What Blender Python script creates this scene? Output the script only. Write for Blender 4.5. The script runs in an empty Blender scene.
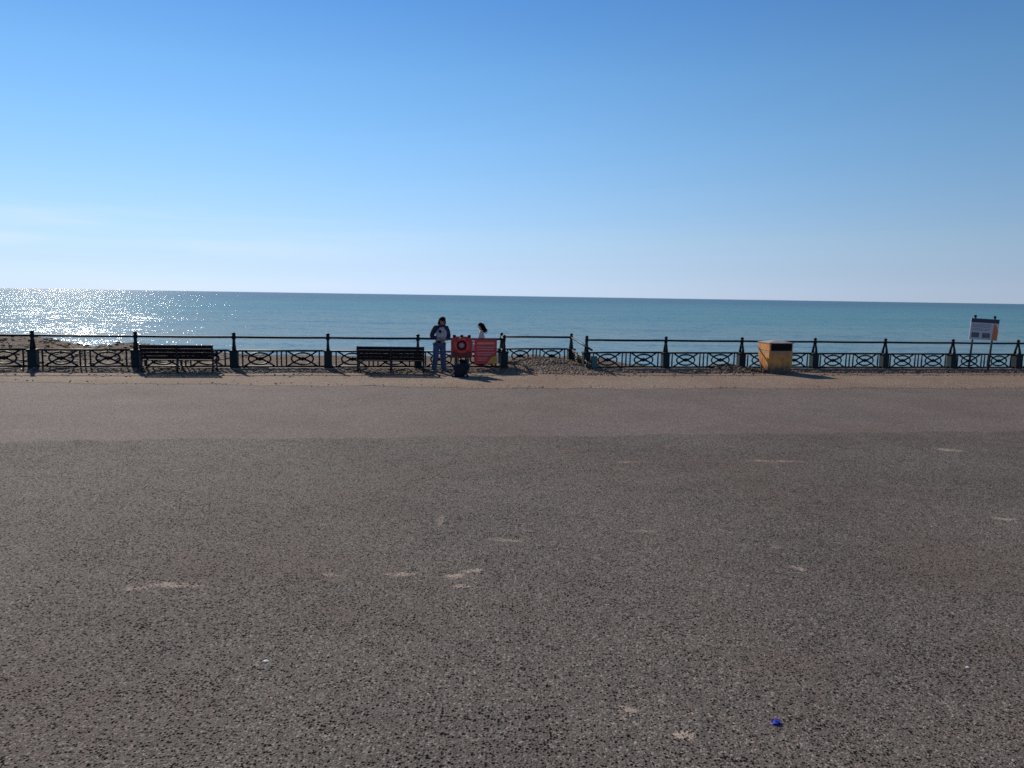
import bpy, bmesh, math, random
from mathutils import Vector, Matrix
R = math.radians
random.seed(7)
SC = bpy.context.scene
COL = SC.collection

# ------------------------------------------------------------------ camera, sky, sun, exposure
F_PX = 760.0
CAM_H = 2.5
ROLL = math.atan(16 / 1024)
PITCH = math.atan(88 * math.cos(ROLL) / F_PX)
cam = bpy.data.cameras.new('camera')
cam.sensor_width = 36.0
cam.lens = 36.0 * F_PX / 1024
cam.clip_start = 0.05
cam.clip_end = 90000
camo = bpy.data.objects.new('camera', cam)
COL.objects.link(camo)
camo.matrix_world = (Matrix.Translation((0, 0, CAM_H)) @ Matrix.Rotation(R(90) - PITCH, 4, 'X')
                     @ Matrix.Rotation(ROLL, 4, 'Z'))
SC.camera = camo

SUN_AZ = R(31)      # to the left of the view axis
SUN_EL = R(29.5)
W = bpy.data.worlds.new('World')
SC.world = W
W.use_nodes = True
nt = W.node_tree
for n in list(nt.nodes):
    nt.nodes.remove(n)
sky = nt.nodes.new('ShaderNodeTexSky')
sky.sky_type = 'NISHITA'
sky.sun_disc = False
sky.sun_elevation = SUN_EL
sky.sun_rotation = -SUN_AZ
sky.altitude = 0
sky.air_density = 0.4
sky.dust_density = 0.0
sky.ozone_density = 5.0
sx = nt.nodes.new('ShaderNodeSeparateXYZ')
tc = nt.nodes.new('ShaderNodeTexCoord')
nt.links.new(tc.outputs['Generated'], sx.inputs[0])
# the camera's rendering of the sky: bluer overhead, paler over the water
tint = nt.nodes.new('ShaderNodeValToRGB')
te = tint.color_ramp.elements
te[0].position, te[0].color = 0.0, (0.405, 0.305, 0.295, 1)
te[1].position, te[1].color = 0.36, (1.06, 1.21, 0.95, 1)
for pos_, c_ in ((0.034, (0.66, 0.43, 0.315, 1)), (0.072, (0.97, 0.63, 0.39, 1)), (0.13, (1.19, 0.88, 0.54, 1)),
                 (0.187, (1.28, 1.08, 0.68, 1)), (0.262, (1.28, 1.23, 0.82, 1))):
    x_ = te.new(pos_)
    x_.color = c_
nt.links.new(sx.outputs['Z'], tint.inputs[0])
hs = nt.nodes.new('ShaderNodeVectorMath')
hs.operation = 'MULTIPLY'
gm = nt.nodes.new('ShaderNodeGamma')
gm.inputs[1].default_value = 1.25
nt.links.new(sky.outputs[0], gm.inputs[0])
nt.links.new(gm.outputs[0], hs.inputs[0])
nt.links.new(tint.outputs[0], hs.inputs[1])
bg = nt.nodes.new('ShaderNodeBackground')
bg.inputs['Strength'].default_value = 0.15
wo = nt.nodes.new('ShaderNodeOutputWorld')
# faint streaks of high cloud low over the water
mp = nt.nodes.new('ShaderNodeMapping')
mp.inputs['Scale'].default_value = (2.2, 2.2, 26)
nz = nt.nodes.new('ShaderNodeTexNoise')
nz.inputs['Scale'].default_value = 1.6
nz.inputs['Detail'].default_value = 5
nt.links.new(tc.outputs['Generated'], mp.inputs['Vector'])
nt.links.new(mp.outputs[0], nz.inputs['Vector'])


def wmap(src, a, b, c, d):
    m = nt.nodes.new('ShaderNodeMapRange')
    m.interpolation_type = 'SMOOTHSTEP'
    for i, v in zip((1, 2, 3, 4), (a, b, c, d)):
        m.inputs[i].default_value = v
    nt.links.new(src, m.inputs[0])
    return m.outputs[0]


def wmul(a, b):
    m = nt.nodes.new('ShaderNodeMath')
    m.operation = 'MULTIPLY'
    nt.links.new(a, m.inputs[0])
    if isinstance(b, float):
        m.inputs[1].default_value = b
    else:
        nt.links.new(b, m.inputs[1])
    return m.outputs[0]


cl = wmul(wmap(nz.outputs['Fac'], 0.42, 0.72, 0, 1), wmap(sx.outputs['Z'], 0.115, 0.07, 0, 1))
cl = wmul(cl, wmap(sx.outputs['X'], 0.02, -0.5, 0, 1))
cl = wmul(cl, 0.30)
mixc = nt.nodes.new('ShaderNodeMix')
mixc.data_type = 'RGBA'
nt.links.new(cl, mixc.inputs[0])
nt.links.new(hs.outputs[0], mixc.inputs[6])
mixc.inputs[7].default_value = (5.6, 6.0, 6.5, 1)
nt.links.new(mixc.outputs[2], bg.inputs['Color'])
nt.links.new(bg.outputs[0], wo.inputs['Surface'])

sl = bpy.data.lights.new('sun', 'SUN')
sl.energy = 4.6
sl.angle = R(0.53)
sl.color = (1.0, 0.92, 0.80)
so = bpy.data.objects.new('sun', sl)
COL.objects.link(so)
sd = Vector((-math.sin(SUN_AZ) * math.cos(SUN_EL), math.cos(SUN_AZ) * math.cos(SUN_EL), math.sin(SUN_EL)))
so.rotation_euler = sd.to_track_quat('Z', 'Y').to_euler()
so.location = sd * 60

SC.view_settings.view_transform = 'Standard'
SC.view_settings.look = 'None'
SC.view_settings.exposure = 0.0
SC.view_settings.gamma = 1.0
SC.view_settings.use_curve_mapping = False
SC.render.engine = 'CYCLES'
SC.cycles.use_denoising = False
SC.cycles.max_bounces = 5
SC.cycles.sample_clamp_direct = 45.0
SC.cycles.filter_width = 1.6
SC.cycles.sample_clamp_indirect = 3.0
SC.cycles.caustics_reflective = False

# ------------------------------------------------------------------ geometry of the place
SLOPE = -0.0035                       # the promenade falls very slightly to the right


def prom_z(x):
    return SLOPE * x


def at(px, py, zoff=0.0):
    """the point of the promenade seen at a pixel of the photograph"""
    u, v = px - 512, 384 - py
    c, s = math.cos(ROLL), math.sin(ROLL)
    u, v = u * c - v * s, u * s + v * c
    cp, sp = math.cos(PITCH), math.sin(PITCH)
    d = Vector((u, F_PX * cp + v * sp, v * cp - F_PX * sp))
    t = (zoff - CAM_H) / (d.z - SLOPE * d.x)
    return Vector((d.x * t, d.y * t, CAM_H + d.z * t))


def at_depth(px, py, Y):
    u, v = px - 512, 384 - py
    c, s = math.cos(ROLL), math.sin(ROLL)
    u, v = u * c - v * s, u * s + v * c
    cp, sp = math.cos(PITCH), math.sin(PITCH)
    d = Vector((u, F_PX * cp + v * sp, v * cp - F_PX * sp))
    t = Y / d.y
    return Vector((d.x * t, Y, CAM_H + d.z * t))


FB = 22.7
STEP = Vector((0.1240 * FB, 0.0239 * FB, 0))
F0 = Vector((-0.6327 * FB, FB, 0))
ANG = math.atan2(STEP.y, STEP.x)
SP = STEP.length


def fpos(k):
    p = F0 + STEP * k
    p.z = prom_z(p.x)
    return p


def fence_y(x):
    return F0.y + (x - F0.x) * STEP.y / STEP.x


def edge_y(x):                        # where the tarmac ends and the gravel begins
    pts = [(-80, 15.0), (-30, 18.75), (-13.3, 19.8), (1.6, 20.7), (12.8, 22.6), (30, 25.4), (80, 33.5)]
    for (a, b), (c, d) in zip(pts, pts[1:]):
        if x <= c:
            return b + (x - a) / (c - a) * (d - b)
    return pts[-1][1]


def seam_y(x):
    return (13.45 + 0.157 * x + 0.10 * math.sin(x * 0.9) * math.sin(x * 2.3 + 1) + 0.05 * math.sin(x * 5.3 + 2) * math.sin(x * 1.7)
            + 0.035 * math.sin(x * 13.1))


def sstep(a, b, x):
    t = max(0.0, min(1.0, (x - a) / (b - a)))
    return t * t * (3 - 2 * t)


def hnoise(x, y):
    return (math.sin(x * 0.71 + 1.3 * math.sin(y * 0.43)) + math.sin(y * 0.93 + 1.7 * math.sin(x * 0.37 + 2)) +
            0.6 * math.sin(x * 1.9 + y * 1.3) + 0.5 * math.sin(x * 2.7 - y * 2.1 + 1)) / 3.1


SEA_Z = -3.9


def gauss(x, y, cx, cy, rx, ry):
    return math.exp(-((x - cx) / rx) ** 2 - ((y - cy) / ry) ** 2)


def shingle_z(x, y):
    t = y - fence_y(x)
    b = prom_z(x)
    if t < 0:
        z = 0.0
    else:
        k_ = sstep(4.5, 11, x)
        prof = [(0, 0), (1.5, -0.12 * k_), (4, -0.35 - 0.15 * k_), (15, -0.95 - 0.9 * k_), (22, -1.25 - 1.5 * k_), (50, -4.3 - 0.9 * k_), (120, -12)]
        z = -12
        for (a, c), (d, e) in zip(prof, prof[1:]):
            if t <= d:
                z = c + (t - a) / (d - a) * (e - c)
                break
    # heaped shingle thrown against the railing and into its bay
    h = 0.31 * gauss(x, y, 1.15, 26.9, 1.55, 1.0) + 0.10 * gauss(x, y, 1.1, 25.2, 1.9, 1.2)
    h += 0.20 * gauss(x, y, 7.7, 27.1, 0.75, 0.5)
    h += 0.10 * gauss(x, y, -14.2, 22.8, 1.6, 0.6) + 0.09 * gauss(x, y, -10.8, 23.3, 1.5, .6)
    h += 0.06 * gauss(x, y, -4.5, 24.6, 3.0, 0.6)
    # ridges on the beach
    h += 0.95 * gauss(x, y, -26.8, 40, 3.6, 6) + 0.62 * gauss(x, y, -20.6, 41, 1.6, 5) + .5 * gauss(x, y, -34, 42, 6, 7)
    h += 0.22 * gauss(x, y, -17.0, 40, 2.0, 5)
    near = math.exp(-(t / 1.6) ** 2)
    far = sstep(2, 9, t)
    h += hnoise(x * 1.2, y * 1.6) * (0.035 * near + 0.07 * far) + (hnoise(x * 3.7 + 5, y * 2.9) * 0.05 + hnoise(x * 7.1, y * 2.1 + 4) * 0.03) * far
    fade = sstep(0.1, 1.8, y - edge_y(x))
    return b + z + h * fade


# ------------------------------------------------------------------ materials
def mat(name):
    m = bpy.data.materials.new(name)
    m.use_nodes = True
    t = m.node_tree
    return m, t, t.nodes['Principled BSDF']


class NB:
    """small node helper"""
    def __init__(s, t):
        s.t = t

    def n(s, typ, **kw):
        o = s.t.nodes.new(typ)
        for k, v in kw.items():
            setattr(o, k, v)
        return o

    def put(s, sock, v):
        if hasattr(v, 'links'):
            s.t.links.new(v, sock)
        else:
            sock.default_value = v

    def math(s, op, a, b=0.0, c=None):
        o = s.n('ShaderNodeMath', operation=op)
        s.put(o.inputs[0], a)
        s.put(o.inputs[1], b)
        if c is not None:
            s.put(o.inputs[2], c)
        return o.outputs[0]

    def coord(s, scale=(1, 1, 1), loc=(0, 0, 0), rot=(0, 0, 0)):
        c = s.n('ShaderNodeTexCoord')
        m = s.n('ShaderNodeMapping')
        m.inputs['Scale'].default_value = scale
        m.inputs['Location'].default_value = loc
        m.inputs['Rotation'].default_value = rot
        s.t.links.new(c.outputs['Object'], m.inputs['Vector'])
        return m.outputs[0]

    def noise(s, vec, scale, detail=3, rough=0.5):
        o = s.n('ShaderNodeTexNoise')
        o.inputs['Scale'].default_value = scale
        o.inputs['Detail'].default_value = detail
        o.inputs['Roughness'].default_value = rough
        s.t.links.new(vec, o.inputs['Vector'])
        return o

    def voro(s, vec, scale, feature='F1', rnd=1.0):
        o = s.n('ShaderNodeTexVoronoi', feature=feature)
        o.inputs['Scale'].default_value = scale
        o.inputs['Randomness'].default_value = rnd
        s.t.links.new(vec, o.inputs['Vector'])
        return o

    def ramp(s, fac, a, b, c=0.0, d=1.0, smooth=True):
        o = s.n('ShaderNodeMapRange', interpolation_type='SMOOTHSTEP' if smooth else 'LINEAR')
        s.put(o.inputs[0], fac)
        for i, v in zip((1, 2, 3, 4), (a, b, c, d)):
            o.inputs[i].default_value = v
        return o.outputs[0]

    def mix(s, fac, a, b, mode='MIX'):
        o = s.n('ShaderNodeMix', data_type='RGBA', blend_type=mode)
        s.put(o.inputs[0], fac)
        s.put(o.inputs[6], a if hasattr(a, 'links') else (*a, 1))
        s.put(o.inputs[7], b if hasattr(b, 'links') else (*b, 1))
        return o.outputs[2]

    def bump(s, h, strength, dist):
        o = s.n('ShaderNodeBump')
        o.inputs['Strength'].default_value = strength
        o.inputs['Distance'].default_value = dist
        s.t.links.new(h, o.inputs['Height'])
        return o.outputs[0]


def plain(name, col, rough=0.6, var=0.25, scale=9, metal=0.0, bump=0.0, spec=0.5):
    """a paint or cloth with uneven tone"""
    m, t, p = mat(name)
    b = NB(t)
    v = b.coord()
    f = b.noise(v, scale, 5, 0.6).outputs['Fac']
    k = b.ramp(f, 0.3, 0.7, 1 - var, 1 + var, False)
    c = b.n('ShaderNodeVectorMath', operation='SCALE')
    c.inputs[0].default_value = col
    t.links.new(k, c.inputs['Scale'])
    t.links.new(c.outputs[0], p.inputs['Base Color'])
    p.inputs['Roughness'].default_value = rough
    p.inputs['Metallic'].default_value = metal
    p.inputs['Specular IOR Level'].default_value = spec
    if bump:
        t.links.new(b.bump(f, 0.6, bump), p.inputs['Normal'])
    return m


# asphalt: worn coated chippings
def asphalt(name, base, light, chip, contrast, patches=(), pits=1.0):
    m, t, p = mat(name)
    b = NB(t)
    v = b.coord()
    big = b.noise(v, 0.45, 5, 0.65).outputs['Fac']
    mid = b.noise(v, 3.2, 5, 0.65).outputs['Fac']
    warp = b.noise(v, chip * 0.8, 2, 0.5)
    wv = b.n('ShaderNodeVectorMath', operation='MULTIPLY_ADD')
    t.links.new(warp.outputs['Color'], wv.inputs[0])
    wv.inputs[1].default_value = (0.6 / chip,) * 3
    t.links.new(v, wv.inputs[2])
    wv = wv.outputs[0]
    vo = b.voro(wv, chip)
    cell = b.n('ShaderNodeSeparateColor')
    t.links.new(vo.outputs['Color'], cell.inputs[0])
    # holes where a stone has come out, and gaps between the stones, painted near-black with the stones' shadows; more in some places
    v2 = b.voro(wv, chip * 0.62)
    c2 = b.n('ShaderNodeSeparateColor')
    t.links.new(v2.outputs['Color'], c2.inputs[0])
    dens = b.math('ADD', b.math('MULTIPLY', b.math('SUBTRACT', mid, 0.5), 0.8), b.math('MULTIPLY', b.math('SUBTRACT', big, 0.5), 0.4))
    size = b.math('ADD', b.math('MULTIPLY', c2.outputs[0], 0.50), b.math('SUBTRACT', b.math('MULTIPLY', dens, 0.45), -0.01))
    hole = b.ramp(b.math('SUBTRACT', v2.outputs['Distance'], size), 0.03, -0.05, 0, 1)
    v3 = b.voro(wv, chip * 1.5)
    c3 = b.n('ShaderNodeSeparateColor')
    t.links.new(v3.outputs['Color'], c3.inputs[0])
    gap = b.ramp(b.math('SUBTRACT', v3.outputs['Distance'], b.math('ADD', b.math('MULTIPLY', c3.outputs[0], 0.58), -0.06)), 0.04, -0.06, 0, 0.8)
    pit_shade = b.math('MULTIPLY', b.math('MAXIMUM', hole, gap), pits)
    stone = b.mix(b.ramp(cell.outputs[0], 0.1, 0.95, 0, 1), base, light)
    stone = b.mix(b.ramp(cell.outputs[1], 0.80, 0.97, 0, 0.9), stone, (0.40, 0.35, 0.295))
    stone = b.mix(b.ramp(cell.outputs[2], 0.85, 0.97, 0, 0.6), stone, (0.24, 0.14, 0.11))
    stone = b.mix(b.ramp(big, 0.40, 0.64, 0, 0.22), stone, tuple(x * q for x, q in zip(base, (0.72, 0.76, 0.84))))
    pink = b.noise(b.coord((1, 1, 1), (7, 3, 0)), 0.32, 6, 0.7).outputs['Fac']
    stone = b.mix(b.ramp(pink, 0.46, 0.66, 0, 0.5), stone, (0.155, 0.108, 0.088))
    # sandy film trodden across it
    film = b.noise(b.coord((0.5, 1.5, 1), (2, 5, 0)), 1.0, 7, 0.72).outputs['Fac']
    stone = b.mix(b.ramp(film, 0.57, 0.76, 0, 0.45), stone, (0.30, 0.24, 0.20))
    col = b.mix(b.math('MULTIPLY', pit_shade, contrast), stone, (0.007, 0.006, 0.006))
    wear = None
    sp = b.n('ShaderNodeSeparateXYZ')
    t.links.new(v, sp.inputs[0])
    ed = b.noise(v, 5.0, 6, 0.75).outputs['Fac']
    ed2 = b.noise(v, 42.0, 3, 0.7).outputs['Fac']
    edm = b.math('ADD', b.math('MULTIPLY', b.math('SUBTRACT', ed, 0.5), 5.5), b.math('MULTIPLY', b.math('SUBTRACT', ed2, 0.5), 4.0))
    for (cx, cy, rx, ry, rot, amt) in patches:
        dx = b.math('SUBTRACT', sp.outputs[0], cx)
        dy = b.math('SUBTRACT', sp.outputs[1], cy)
        cr, sr = math.cos(rot), math.sin(rot)
        u = b.math('ADD', b.math('MULTIPLY', dx, cr / rx), b.math('MULTIPLY', dy, sr / rx))
        w = b.math('ADD', b.math('MULTIPLY', dx, -sr / ry), b.math('MULTIPLY', dy, cr / ry))
        r2 = b.math('ADD', b.math('MULTIPLY', u, u), b.math('MULTIPLY', w, w))
        q = b.math('ADD', r2, edm)
        k = b.math('MULTIPLY', b.ramp(q, 0.9, 0.1, 0, amt), b.ramp(r2, 3.0, 1.6, 0, 1))
        wear = k if wear is None else b.math('MAXIMUM', wear, k)
    if wear is not None:
        wear = b.math('MULTIPLY', wear, b.math('MULTIPLY', b.math('SUBTRACT', 1.0, b.math('MULTIPLY', pit_shade, 0.85)), b.ramp(cell.outputs[2], 0.1, 0.5, 0.45, 0.92)))
        col = b.mix(wear, col, (0.50, 0.385, 0.30))
    t.links.new(col, p.inputs['Base Color'])
    p.inputs['Roughness'].default_value = 0.88
    t.links.new(b.math('MULTIPLY', b.math('SUBTRACT', 1.0, pit_shade), 0.16), p.inputs['Specular IOR Level'])
    h = b.math('SUBTRACT', b.math('MULTIPLY', vo.outputs['Distance'], -0.45), b.math('MULTIPLY', pit_shade, 0.9))
    t.links.new(b.bump(h, 0.8, 0.011), p.inputs['Normal'])
    return m


PATCH_PX = [(136, 588, 20, 2.6, 0.2, 0.85), (178, 585, 34, 2.6, 0, 0.9), (402, 574, 17, 2.6, 0, 0.9), (455, 576, 13, 3.0, 0, 1), (472, 571, 12, 2.2, 0.3, 1),
            (628, 709, 13, 4, -0.4, 0.9), (684, 735, 16, 6, 0, 1), (508, 540, 24, 2.4, 0, .6), (797, 568, 11, 2.2, -0.9, 0.9),
            (948, 450, 13, 1.6, -0.5, 0.9), (770, 461, 34, 1.3, 0, .6), (1005, 519, 11, 1.6, 0, .9), (330, 575, 14, 2.2, 0, .55),
            (627, 462, 11, 1.3, 0, .5), (462, 586, 12, 1.8, 0, .8), (441, 519, 3, 7, 0, .55), (776, 547, 6, 2, 0, .6),
            (640, 531, 16, 1.6, 0, .5), (180, 470, 8, 1.3, 0, .5)]
patches = []
for (px, py, hx, hy, rot, amt) in PATCH_PX:
    c = at(px, py)
    a = at(px + hx, py)
    d = at(px, py - hy)
    patches.append((c.x, c.y, (a - c).length, (d - c).length * 0.9, rot, amt))
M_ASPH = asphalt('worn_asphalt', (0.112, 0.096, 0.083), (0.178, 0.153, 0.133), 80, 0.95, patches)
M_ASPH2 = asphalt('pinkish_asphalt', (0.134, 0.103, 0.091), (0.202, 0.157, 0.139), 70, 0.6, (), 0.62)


def gravel(name, cols, scale, bumpd, big=0.5, rough_=0.0):
    m, t, p = mat(name)
    b = NB(t)
    v = b.coord()
    vo = b.voro(v, scale)
    cell = b.n('ShaderNodeSeparateColor')
    t.links.new(vo.outputs['Color'], cell.inputs[0])
    bigf = b.noise(v, big, 5, 0.65).outputs['Fac']
    fine = b.noise(v, 3.0, 4, 0.6).outputs['Fac']
    c = b.mix(cell.outputs[0], cols[0], cols[1])
    c = b.mix(b.ramp(cell.outputs[1], 0.7, 0.95, 0, 0.8), c, cols[2])
    c = b.mix(b.ramp(bigf, 0.40, 0.66, 0, 0.55), c, cols[3])
    c = b.mix(b.ramp(fine, 0.5, 0.75, 0, 0.35), c, cols[0])
    t.links.new(c, p.inputs['Base Color'])
    p.inputs['Roughness'].default_value = 0.9
    p.inputs['Specular IOR Level'].default_value = 0.25
    h = b.math('MULTIPLY', vo.outputs['Distance'], -bumpd)
    if rough_:
        h = b.math('ADD', h, b.math('MULTIPLY', b.noise(v, 2.2, 5, 0.7).outputs['Fac'], rough_))
        h = b.math('ADD', h, b.math('MULTIPLY', b.voro(v, 5.0).outputs['Distance'], -0.25 * rough_))
    t.links.new(b.bump(h, 1.0, 1.0), p.inputs['Normal'])
    return m


M_VERGE = gravel('sandy_gravel', [(0.17, 0.115, 0.080), (0.29, 0.20, 0.142), (0.38, 0.29, 0.22), (0.18, 0.105, 0.066)], 28, 0.02, 0.35)
M_BEACH = gravel('shingle', [(0.075, 0.045, 0.027), (0.20, 0.122, 0.076), (0.32, 0.22, 0.145), (0.065, 0.037, 0.023)], 14, 0.06, 0.5, 0.45)


def pebble_mat():
    m, t, p = mat('pebble')
    b = NB(t)
    g = b.n('ShaderNodeNewGeometry')
    cr = b.n('ShaderNodeValToRGB')
    e = cr.color_ramp.elements
    e[0].color = (0.045, 0.027, 0.017, 1)
    e[1].color = (0.36, 0.26, 0.17, 1)
    for pos, c in ((0.3, (0.19, 0.105, 0.062, 1)), (0.6, (0.28, 0.165, 0.10, 1)), (0.8, (0.20, 0.145, 0.105, 1))):
        x = e.new(pos)
        x.color = c
    t.links.new(g.outputs['Random Per Island'], cr.inputs[0])
    t.links.new(cr.outputs[0], p.inputs['Base Color'])
    p.inputs['Roughness'].default_value = 0.75
    return m


M_PEB = pebble_mat()


def sea_mat():
    m, t, p = mat('sea_water')
    b = NB(t)
    tot = None
    # slopes of the wave facets, straight from noise so that far water stays choppy
    for (sx_, sy_, amp, det) in ((0.07, 0.16, 0.22, 2), (0.55, 0.9, 0.42, 2), (2.6, 3.4, 0.55, 3)):
        n = b.noise(b.coord((sx_, sy_, 1), (sx_ * 31, sy_ * 17, 0), (0, 0, R(14))), 1.0, det, 0.6)
        sc_ = b.n('ShaderNodeVectorMath', operation='MULTIPLY_ADD')
        t.links.new(n.outputs['Color'], sc_.inputs[0])
        sc_.inputs[1].default_value = (amp * 2, amp * 2, 0)
        sc_.inputs[2].default_value = (-amp, -amp, 0)
        if tot is None:
            tot = sc_.outputs[0]
        else:
            ad = b.n('ShaderNodeVectorMath', operation='ADD')
            t.links.new(tot, ad.inputs[0])
            t.links.new(sc_.outputs[0], ad.inputs[1])
            tot = ad.outputs[0]
    # wind patches, rougher and smoother water
    pa = b.noise(b.coord((0.006, 0.02, 1)), 1.0, 4, 0.6).outputs['Fac']
    amt = b.ramp(pa, 0.3, 0.7, 0.75, 1.2, False)
    s2 = b.n('ShaderNodeVectorMath', operation='SCALE')
    t.links.new(tot, s2.inputs[0])
    t.links.new(amt, s2.inputs['Scale'])
    up = b.n('ShaderNodeVectorMath', operation='ADD')
    t.links.new(s2.outputs[0], up.inputs[0])
    up.inputs[1].default_value = (0, 0, 1)
    no = b.n('ShaderNodeVectorMath', operation='NORMALIZE')
    t.links.new(up.outputs[0], no.inputs[0])
    # shallow sandy green inshore, deeper blue-green farther out
    sp = b.n('ShaderNodeSeparateXYZ')
    t.links.new(b.coord(), sp.inputs[0])
    y = b.math('SUBTRACT', sp.outputs[1], b.math('MULTIPLY', sp.outputs[0], 0.19))
    wob = b.noise(b.coord((0.004, 0.012, 1)), 1.0, 5, 0.6).outputs['Fac']
    y2 = b.math('MULTIPLY', y, b.ramp(wob, 0.3, 0.7, 0.6, 1.4, False))
    near = b.ramp(y2, 70, 330, 0, 1)
    deep = b.ramp(y2, 330, 1200, 0, 1)
    c = b.mix(near, (0.15, 0.26, 0.28), (0.032, 0.205, 0.25))
    c = b.mix(deep, c, (0.003, 0.108, 0.19))
    st = b.noise(b.coord((0.02, 0.12, 1)), 1.0, 4, 0.6).outputs['Fac']
    c = b.mix(b.ramp(st, 0.42, 0.7, 0, 0.38), c, (0.03, 0.10, 0.14))
    st2 = b.noise(b.coord((0.006, 0.05, 1), (3, 9, 0), (0, 0, R(10))), 1.0, 5, 0.65).outputs['Fac']
    c = b.mix(b.ramp(st2, 0.48, 0.70, 0, 0.45), c, (0.13, 0.22, 0.27))
    t.nodes.remove(p)
    df = b.n('ShaderNodeBsdfDiffuse')
    t.links.new(c, df.inputs['Color'])
    gl = b.n('ShaderNodeBsdfGlossy')
    gl.inputs['Roughness'].default_value = 0.10
    t.links.new(no.outputs[0], gl.inputs['Normal'])
    fr = b.n('ShaderNodeFresnel')
    fr.inputs['IOR'].default_value = 1.33
    t.links.new(no.outputs[0], fr.inputs['Normal'])
    mx = b.n('ShaderNodeMixShader')
    t.links.new(b.math('MINIMUM', b.math('MULTIPLY', fr.outputs[0], 0.8), 0.36), mx.inputs[0])
    t.links.new(df.outputs[0], mx.inputs[1])
    t.links.new(gl.outputs[0], mx.inputs[2])
    t.links.new(mx.outputs[0], t.nodes['Material Output'].inputs['Surface'])
    return m


M_SEA = sea_mat()
M_KERB = plain('stained_concrete', (0.23, 0.17, 0.135), 0.9, 0.35, 5, bump=0.02)
M_IRON = plain('teal_black_iron_paint', (0.004, 0.010, 0.013), 0.55, 0.45, 14, spec=0.22)
M_PED = plain('worn_green_iron_paint', (0.006, 0.018, 0.022), 0.6, 0.5, 7, spec=0.25)
M_LIT_TEAL = plain('sunlit_teal_paint', (0.03, 0.13, 0.13), 0.5, 0.4, 14)  # lighter teal: sunlight on a pedestal side put into the colour
M_WOOD = plain('dark_stained_timber', (0.012, 0.006, 0.007), 0.7, 0.5, 12, spec=0.15)
M_BENCHIRON = plain('black_iron', (0.012, 0.012, 0.015), 0.5, 0.3, 12)
M_RED = plain('red_gloss_board', (0.52, 0.026, 0.030), 0.4, 0.2, 8)
M_DKRED = plain('dark_red_board', (0.13, 0.012, 0.010), 0.5, 0.3, 8)
M_RING = plain('orange_red_ring', (0.62, 0.075, 0.055), 0.5, 0.2, 8)
M_MIDRED = plain('mid_red_disc', (0.26, 0.016, 0.020), 0.5, 0.2, 10)
M_BADGE = plain('greyish_badge', (0.42, 0.30, 0.30), 0.5, 0.2, 20)
M_PALE = plain('pale_paint', (0.66, 0.62, 0.60), 0.5, 0.12, 8)
M_PINKTXT = plain('pale_pink_print', (0.62, 0.30, 0.27), 0.5, 0.12, 30)
M_ORTXT = plain('orange_print', (0.75, 0.27, 0.16), 0.5, 0.12, 30)
M_YEL = plain('yellow_print', (0.62, 0.36, 0.04), 0.5, 0.2, 12)
M_BLACK = plain('black_plastic', (0.004, 0.004, 0.005), 0.7, 0.3, 12, spec=0.15)
M_CHAR = plain('charcoal_cloth', (0.010, 0.011, 0.020), 0.85, 0.4, 20, bump=0.004)
M_GREYPOLE = plain('dark_grey_steel', (0.045, 0.055, 0.06), 0.45, 0.25, 10)
M_NAVY = plain('navy_print', (0.010, 0.014, 0.055), 0.45, 0.1, 10)
M_BOARD = plain('white_printed_board', (0.52, 0.50, 0.54), 0.4, 0.08, 10)
M_ORANGE = plain('orange_print_panel', (0.60, 0.14, 0.035), 0.45, 0.15, 10)
M_PHOTO = plain('dark_picture_print', (0.085, 0.090, 0.11), 0.45, 0.55, 18)
M_PHOTO2 = plain('purple_picture_print', (0.12, 0.075, 0.10), 0.45, 0.55, 18)
M_GREYTXT = plain('grey_print', (0.22, 0.21, 0.27), 0.5, 0.1, 30)
M_SKIN = plain('skin', (0.42, 0.24, 0.17), 0.55, 0.08, 20)
M_HAIR = plain('dark_hair', (0.008, 0.005, 0.005), 0.75, 0.3, 40, spec=0.15)
M_JACKET = plain('navy_jacket', (0.012, 0.018, 0.055), 0.75, 0.25, 20, bump=0.01)
M_JFRONT = plain('pale_grey_jacket_front', (0.80, 0.74, 0.75), 0.75, 0.12, 20, bump=0.01)
M_JEANS = plain('blue_denim', (0.058, 0.102, 0.19), 0.85, 0.3, 16, bump=0.01)
M_SHOE = plain('grey_shoes', (0.16, 0.15, 0.15), 0.6, 0.2, 12)
M_LENS = plain('dark_lens', (0.005, 0.005, 0.006), 0.2, 0.1, 12)
M_MAROON = plain('maroon_scarf', (0.11, 0.018, 0.025), 0.85, 0.2, 20)
M_TOP = plain('pale_pink_top', (0.66, 0.53, 0.51), 0.85, 0.12, 20, bump=0.008)
M_PINKBAG = plain('pale_pink_bag', (0.74, 0.58, 0.60), 0.7, 0.1, 20)
M_TROUSER = plain('grey_trousers', (0.10, 0.10, 0.12), 0.85, 0.2, 20)
M_BLUE = plain('shiny_blue_foil', (0.004, 0.010, 0.36), 0.55, 0.35, 60)
M_PAPER = plain('white_paper', (0.80, 0.78, 0.76), 0.7, 0.05, 30)
M_DRIFT = plain('driftwood', (0.10, 0.07, 0.055), 0.85, 0.3, 12)


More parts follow.
